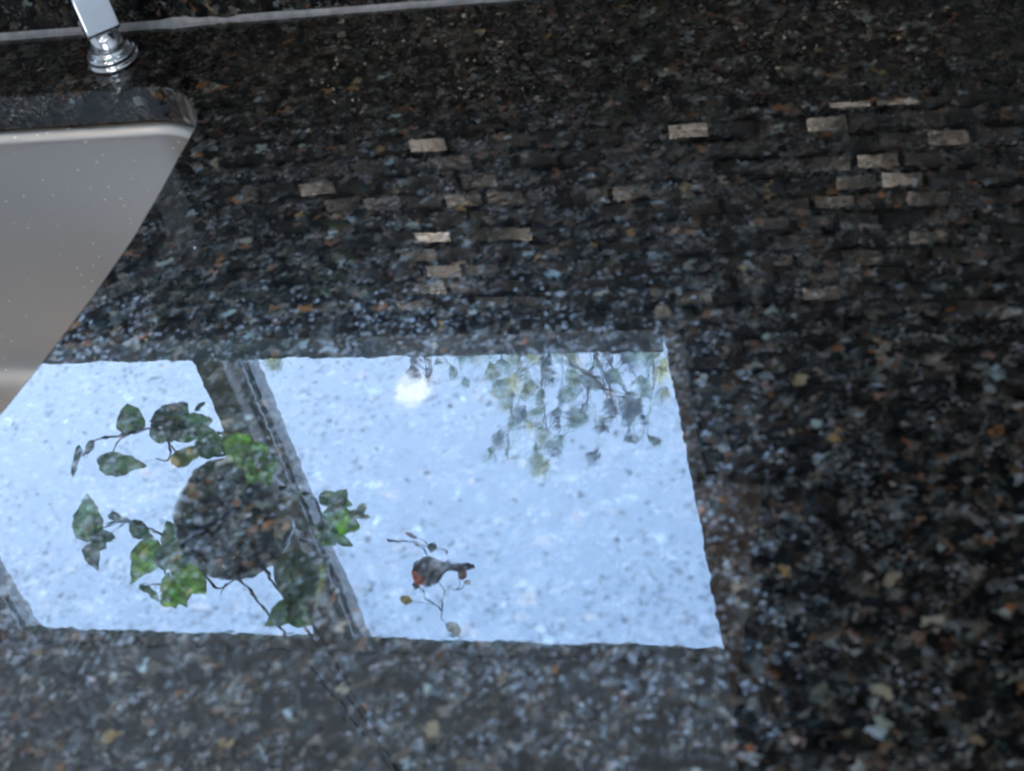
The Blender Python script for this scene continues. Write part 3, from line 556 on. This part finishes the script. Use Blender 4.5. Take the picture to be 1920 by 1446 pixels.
# ------------------------------------------------------------------ sink
bm = bmesh.new()
prof = [(.022, -SD - .0008), (-.003, -SD - .0008), (-.0052, -SD - .0016), (-.0072, -SD - .0036), (-.0085, -SD - .0062), (-.0090, -SD - .010), (-.0094, -.12), (-.0104, -.236), (-.012, -.2455), (-.0155, -.2530), (-.021, -.2588), (-.028, -.2625), (-.038, -.2642), (-.08, -.2655)]
rings = []
for d, z in prof: rings.append([bm.verts.new((x, y, Z0 + z)) for x, y in grow(d)])
n = len(outline)
for a, b in zip(rings, rings[1:]):
    for i in range(n): bm.faces.new((a[i], a[(i + 1) % n], b[(i + 1) % n], b[i]))
bm.faces.new(rings[-1])
snk = link('kitchen_sink', bm, M['steel'], None, True)
for p in snk.data.polygons:
    if len(p.vertices) > 4: p.use_smooth = False
s = snk.modifiers.new('thickness', 'SOLIDIFY'); s.thickness = .0010; s.offset = -1
tag(snk, label='brushed stainless steel undermount sink bowl below the granite cutout', cat='sink')
cx, cy = -.89, .71
bm = bmesh.new(); lathe(bm, [(.0, -.2665), (.030, -.2660), (.040, -.2630), (.045, -.2635), (.046, -.2652), (.0, -.2675)], (cx, cy, Z0))
dr = obj('drain', bm, M['chrome'], snk, True)

# ------------------------------------------------------------------ faucet
FX, FY = -.608, .968
fc = empty('faucet', (FX, FY, Z0), label='chrome faucet with square column on round ringed base behind the sink', cat='faucet')
bm = bmesh.new()
lathe(bm, [(0, 0.0001), (.0182, .0001), (.0188, .0012), (.0188, .0028), (.0182, .0040), (.0170, .0046), (.0174, .0056), (.0178, .0070), (.0175, .0086), (.0164, .0098), (.0150, .0102), (.0143, .0110), (.0143, .0124), (.0136, .0132), (.0118, .0135), (0, .0135)], (FX, FY, Z0), 64)
obj('base_flange', bm, M['chrome'], fc, True)
bm = bmesh.new(); lathe(bm, [(0, .0132), (.0116, .0134), (.0110, .0150), (.0108, .0300), (0, .0300)], (FX, FY, Z0), 48)
obj('neck', bm, M['chrome'], fc, True)
ang = math.atan2(.0165, .021)
ux, uy = Vector((math.cos(ang), math.sin(ang), 0)), Vector((-math.sin(ang), math.cos(ang), 0))   # along the side face, and through it
c0 = Vector((FX, FY, Z0))
bm = bmesh.new()
secs = []
# square column that bends over into a flat spout towards -ux
def section(p, du, hw, hd):
    return [bm.verts.new(p + du * sx * hw + uy * sy * hd) for sx, sy in ((-1, -1), (1, -1), (1, 1), (-1, 1))]
H = .0125
prevs = None
zz = [.0275, .031, .06, .10, .140]
S = []
for z in zz: f = max(0, min(1, (z - .031) / .069)); S.append(section(c0 + Vector((0, 0, z)) + uy * (.0105 * f), ux, H * (1.0 if z > .03 else .93), (H - .0025 * f) * (1.0 if z > .03 else .93)))
R = .040
for k in range(1, 9):
    a = math.radians(90 * k / 8)
    hw = H - (H - .0075) * k / 8
    p = c0 + uy * .0105 + Vector((0, 0, .140)) - ux * (R - R * math.cos(a)) + Vector((0, 0, R * math.sin(a)))
    du = ux * math.cos(a) + Vector((0, 0, 1)) * math.sin(a)
    S.append(section(p, du, hw, H - .0025))
S.append(section(c0 + uy * .0105 + Vector((0, 0, .180)) - ux * .12, Vector((0, 0, 1)), .0070, H - .0025)); S.append(section(c0 + uy * .0105 + Vector((0, 0, .178)) - ux * .185, Vector((0, 0, 1)), .0055, H - .0025))
for a, b in zip(S, S[1:]):
    for i in range(4): bm.faces.new((a[i], a[(i + 1) % 4], b[(i + 1) % 4], b[i]))
bm.faces.new(S[0][::-1]); bm.faces.new(S[-1])
bevel(obj('spout', bm, M['chrome'], fc), .0014, 3)
bm = bmesh.new(); lathe(bm, [(0, 0), (.008, 0), (.0085, .001), (.0085, .006), (0, .006)], tuple(c0 + uy * .0105 + Vector((0, 0, .1665)) - ux * .172), 32)
obj('aerator', bm, M['chrome'], fc, True)
bm = bmesh.new(); p = c0 + uy * .0105 + Vector((0, 0, .166)) + ux * .004
lathe(bm, [(0, 0), (.0085, 0), (.0085, .022), (.0070, .024), (0, .024)], tuple(p), 32)
tube(bm, [p + Vector((0, 0, .018)), p - ux * .02 + Vector((0, 0, .027)), p - ux * .055 + Vector((0, 0, .040))], .0042, .0030, 10)
obj('lever', bm, M['chrome'], fc, True)

# ------------------------------------------------------------------ cabinets
def door(parent, x0, x1, y, z0, z1, hx):
    bm = bmesh.new(); f = .055
    box(bm, x0, x1, y, y + .014, z0, z1)
    box(bm, x0, x0 + f, y - .006, y, z0, z1); box(bm, x1 - f, x1, y - .006, y, z0, z1)
    box(bm, x0 + f, x1 - f, y - .006, y, z0, z0 + f); box(bm, x0 + f, x1 - f, y - .006, y, z1 - f, z1)
    d = obj('door', bm, M['cabinet'], parent)
    hb = bmesh.new(); hz_ = z0 + .07 if z0 > 1.2 else z1 - .20
    tube(hb, [(hx, y - .005, hz_), (hx, y - .030, hz_ + .012), (hx, y - .030, hz_ + .108), (hx, y - .005, hz_ + .12)], .004, None, 8)
    obj('handle', hb, M['chrome'], d, True)
CB0, CB1, CBY, CBZ = -.196, .42, .752, Z0 + .480
wc = empty('wall_cabinet', ((CB0 + CB1) / 2, CBY + .1, CBZ), label='dark wooden wall cabinet hanging above the worktop beside the window', cat='cabinet')
bm = bmesh.new(); box(bm, CB0, CB1, CBY, RYB + .002, CBZ, CZ - .22)
obj('cabinet_box', bm, M['cabinet'], wc)
for a, b, hx in ((CB0 + .003, .1105, .085), (.1135, CB1 - .003, .139)): door(wc, a, b, CBY - .0145, CBZ + .004, CZ - .23, hx)
wc2 = empty('wall_cabinet', ((CB1 + 1.2) / 2, CBY + .1, CBZ), label='dark wooden wall cabinet hanging farthest from the window, by the corner', cat='cabinet')
bm = bmesh.new(); box(bm, CB1 + .002, 1.24, CBY, RYB + .002, CBZ, CZ - .22)
obj('cabinet_box', bm, M['cabinet'], wc2)
for a, b, hx in ((CB1 + .005, .829, .80), (.832, 1.237, .86)): door(wc2, a, b, CBY - .0145, CBZ + .004, CZ - .23, hx)
bc = empty('base_cabinet', (-.3, .7, 0), label='dark wooden base cabinet run carrying the granite worktop and sink', cat='cabinet')
bm = bmesh.new()
box(bm, SX0 + .02, SX0 + .04, .42, RYB, .1, Z0 - SD - .0005); box(bm, SX1 - .04, SX1 - .02, .42, RYB, .1, Z0 - SD - .0005)
box(bm, -.40, -.38, .42, RYB, .1, Z0 - SD - .0005); box(bm, -1.34, -1.32, .42, RYB, .1, Z0 - SD - .0005)
box(bm, SX0 + .02, SX1 - .02, .42, .438, .1, Z0 - SD - .0005); box(bm, SX0 + .04, SX1 - .04, .438, RYB, .1, .118)
box(bm, SX0 + .02, SX1 - .02, .48, .50, 0.0, .1)
obj('carcass', bm, M['cabinet'], bc)
xx = SX0 + .03
while xx < SX1 - .3:
    door(bc, xx, xx + .44, .4055, .12, Z0 - SD - .02, xx + .40); xx += .447

# ------------------------------------------------------------------ ceiling lamps and added fill lamps
names = [(-1.06, -.126, 'recessed ceiling lamp nearest the window over the sink'),
         (-1.166, -.857, 'recessed ceiling lamp over the room on the sink side'),
         (-.386, -.868, 'recessed ceiling lamp over the room on the cabinet side'),
         (.75, -.868, 'added fill lamp in the ceiling at the end of the cabinet run'),  # this one and the next two are unseen, added to brighten the room
         (-1.2, -1.9, 'added fill lamp in the ceiling by the added window on the sink side'),
         (.3, -1.9, 'added fill lamp in the ceiling by the added window on the cabinet side')]
for x, y, lb in names:
    r = empty('ceiling_lamp', (x, y, CZ), label=lb, cat='ceiling lamp', group=None)
    bm = bmesh.new(); lathe(bm, [(.036, -.0005), (.037, -.006), (.066, -.006), (.070, -.0005)], (x, y, CZ), 40)
    obj('lamp_ring', bm, M['white'], r, True)
    bm = bmesh.new(); lathe(bm, [(0, -.0035), (.036, -.0035), (.036, -.001), (0, -.001)], (x, y, CZ), 40)
    obj('lamp_lens', bm, M['lamp'], r)

# ------------------------------------------------------------------ hanging plant
pc = Vector((-.632, .90, 1.3285)); PR = .0515
plant = empty('hanging_plant', (pc.x, pc.y, pc.z - .048), label='round glazed pot with trailing green vine hanging in front of the window', cat='plant')
bm = bmesh.new()
prof = []
for i in range(0, 15):
    a = math.radians(-90 + 25 + i * (130 / 14)); prof.append((PR * math.cos(a), PR * math.sin(a)))
prof = [(0, prof[0][1])] + prof + [(prof[-1][0] - .004, prof[-1][1]), (prof[-1][0] - .004, prof[-1][1] - .006), (0, prof[-1][1] - .006)]
lathe(bm, prof, tuple(pc), 48)
obj('pot', bm, M['pot'], plant, True)
bm = bmesh.new(); lathe(bm, [(0, -.0490), (.026, -.0490), (.0275, -.0480), (.0262, -.0440), (0, -.0440)], tuple(pc), 40)
obj('pot_foot', bm, M['pot_base'], plant, True)
bm = bmesh.new(); lathe(bm, [(0, .0460), (.012, .0455), (.0205, .0412), (.0205, .039), (0, .039)], tuple(pc), 32)
obj('soil', bm, M['soil'], plant, True)
hook = Vector((-.60, .935, 1.80))
for k, a in enumerate((200, 320, 80)):
    p0 = pc + Vector((.0225 * math.cos(math.radians(a)), .0225 * math.sin(math.radians(a)), .0465))
    bm = bmesh.new(); tube(bm, [p0, p0.lerp(hook, .45) + Vector((.002, 0, -.002)), hook], .0012, None, 8)
    obj('cord', bm, M['cord'], plant, True)
bm = bmesh.new()
tube(bm, [hook + Vector((0, 0, -.006)), hook + Vector((.006, .01, .002)), hook + Vector((0, .05, .018)), hook + Vector((0, RYB - hook.y + .002, .022))], .0022, None, 8)
lathe(bm, [(0, 0), (.007, .0), (.007, .004), (0, .004)], (hook.x, RYB - .004, hook.z + .018), 20)
obj('wall_hook', bm, M['cord'], plant, True)
for pts, r in VINES:
    bm = bmesh.new(); tube(bm, pts, .00115 * r, .0008 * r, 7)
    obj('vine', bm, M['stem'], plant, True)
rl = random.Random(5)
def leaf(B, T, W, cup):
    bm = bmesh.new()
    B, T, W = Vector(B), Vector(T), Vector(W); D = T - B; Nn = D.cross(W).normalized(); Lw = W.length
    if Nn.y > 0: Nn = -Nn
    nu, nv = 14, 8; g = []
    for i in range(nu + 1):
        t = i / nu
        wv = max(0.0, (math.sin(math.pi * min(1, t ** .62)) ** .75) * (1.08 - .12 * t)) if 0 < t < 1 else 0.
        row = []
        for j in range(nv + 1):
            s = -1 + 2 * j / nv
            back = -.16 * D.length * (1 - t) ** 3 * abs(s) * (1 if t < .5 else 0)
            p = B + D * t + W * (s * max(wv, .02)) + D.normalized() * back + Nn * (cup * Lw * (s * s) * wv - .10 * D.length * math.sin(math.pi * t) * .5 + .02 * Lw * math.sin(9 * t + s * 3))
            row.append(bm.verts.new(p))
        g.append(row)
    for i in range(nu):
        for j in range(nv): bm.faces.new((g[i][j], g[i + 1][j], g[i + 1][j + 1], g[i][j + 1]))
    return bm
for B, T, W, k in LEAVES:
    o = obj('leaf', leaf(B, T, W, rl.uniform(.08, .25)), M['leaf_' + k], plant, True)
    s = o.modifiers.new('thickness', 'SOLIDIFY'); s.thickness = .0003

# ------------------------------------------------------------------ bird ornament against the pane
bird = empty('bird_ornament', (-.455, .985, 1.39), label='orange-breasted bird ornament with wire twigs and leaf discs in front of the window', cat='ornament')
def puff(poly, y, h, name, m, parent):
    """flat outline cast as a rounded relief on both faces"""
    bm = bmesh.new(); P = [Vector((p[0], 0, p[2])) for p in poly]
    # densify
    Q = []
    for i in range(len(P)):
        a, b = P[i], P[(i + 1) % len(P)]; Q += [a, a.lerp(b, .5)]
    c = sum(Q, Vector()) / len(Q)
    rings = []
    for f, d in ((1, 0), (.94, .45), (.8, .8), (.55, .97), (.25, 1.)):
        rings.append((f, d))
    def ring(f, yy): return [bm.verts.new((c.x + (q.x - c.x) * f, yy, c.z + (q.z - c.z) * f)) for q in Q]
    edge = ring(1, y)
    for sg in (-1, 1):
        pr = edge
        for f, d in rings[1:]:
            r = ring(f, y + sg * h * d)
            for i in range(len(Q)): bm.faces.new((pr[i], pr[(i + 1) % len(Q)], r[(i + 1) % len(Q)], r[i]))
            pr = r
        bm.faces.new(pr)
    return obj(name, bm, m, parent, True)
puff(BIRD['body'], .985, .0024, 'body', M['bird_body'], bird)
puff([[c[0], c[1], c[2]] for c in BIRD['breast']], .9818, .0014, 'breast', M['bird_breast'], bird)
puff(BIRD['wing'], .9826, .0011, 'wing', M['bird_body'], bird)
for pts, r in TWIGS:
    bm = bmesh.new(); tube(bm, pts, .00075 * r, None, 7); obj('twig', bm, M['twig'], bird, True)
for C, U, V, k in PETALS:
    bm = bmesh.new(); C, U, V = Vector(C), Vector(U), Vector(V); hh = min(U.length, V.length) * .35
    bmesh.ops.create_uvsphere(bm, u_segments=20, v_segments=12, radius=1)
    for v in bm.verts: v.co = C + U * v.co.x + V * v.co.y + Vector((0, hh, 0)) * v.co.z
    obj('petal', bm, M['petal_' + k], bird, True)
bm = bmesh.new(); tp = Vector((PETALS[7][0][0], .985, PETALS[7][0][2] + .006))
tube(bm, [tp, (tp.x + .004, .992, Z0 + .70), (tp.x + .008, WY - .004, Z0 + .742)], .00025, None, 6)
obj('thread', bm, M['twig'], bird)

# ------------------------------------------------------------------ pine outside
tree = empty('pine_tree', (-1.35, 4.0, -.5), label='long-needled grey-green pine standing outside beyond the window', cat='tree')
bm = bmesh.new(); trunk_top = Vector((-1.30, 4.0, 3.62))
tube(bm, [(-1.35, 4.0, -.5), (-1.33, 4.02, 1.2), (-1.36, 3.98, 2.6), trunk_top], .09, .018, 12)
obj('trunk', bm, M['bark'], tree, True)
allp = []
for pts, r in BRANCHES:
    bm = bmesh.new(); base = Vector(pts[0]); k = base - trunk_top
    root = Vector((-1.34, 4.0, 3.62 - .55 * abs(k.x) - .05)) if abs(k.x) > .05 else trunk_top
    tube(bm, [root] + pts, .0018 * r + .001, .0022, 7); obj('branch', bm, M['bark'], tree, True)
    allp += [Vector(p) for p in smooth_path(pts, 4)]
rn = random.Random(11)
TT = list(TUFTS)
for b, t, k in TUFTS[3:55:2]:
    j = Vector((rn.uniform(-.09, .09), rn.uniform(-.15, .15), rn.uniform(-.06, .03)))
    TT.append((Vector(b) + j, Vector(t) + j + Vector((rn.uniform(-.04, .04), 0, 0)), rn.choice('ggdo')))
for b, t, k in TT:
    b, t = Vector(b), Vector(t); d = (t - b); L = d.length * 1.12; d.normalize()
    bm = bmesh.new()
    q = min(allp, key=lambda p: (p - b).length + (0 if p.z < b.z + .05 else .3))
    s1 = d.cross(Vector((0, 1, 0))).normalized(); s2 = d.cross(s1)
    tube(bm, [q, q.lerp(b, .6) + Vector((0, 0, -.01)), b, b + d * L * .35], .0022, .0016, 5)
    for i in range(80):
        a = rn.uniform(0, 2 * math.pi); sp = rn.uniform(0, .62); st = rn.uniform(0, .14)
        dd = (d + (s1 * math.cos(a) + s2 * math.sin(a)) * sp).normalized(); l = L * rn.uniform(.6, 1.0)
        p = b + d * L * st; e = p + dd * l - Vector((0, 0, 1)) * (.06 * l) * sp; m = (p + e) / 2 + Vector((0, 0, .03 * l))
        sd = dd.cross(Vector((rn.uniform(-1, 1), rn.uniform(-1, 1), rn.uniform(-1, 1)))).normalized() * .0014
        up = dd.cross(sd).normalized() * .0014
        ra = [bm.verts.new(p + v) for v in (sd, up, -sd - up)]; rb = [bm.verts.new(m + v) for v in (sd, up, -sd - up)]; tp = bm.verts.new(e)
        for j in range(3):
            jj = (j + 1) % 3
            bm.faces.new((ra[j], ra[jj], rb[jj], rb[j])); bm.faces.new((rb[j], rb[jj], tp))
    obj('needle_cluster', bm, M['needle_' + k], tree)
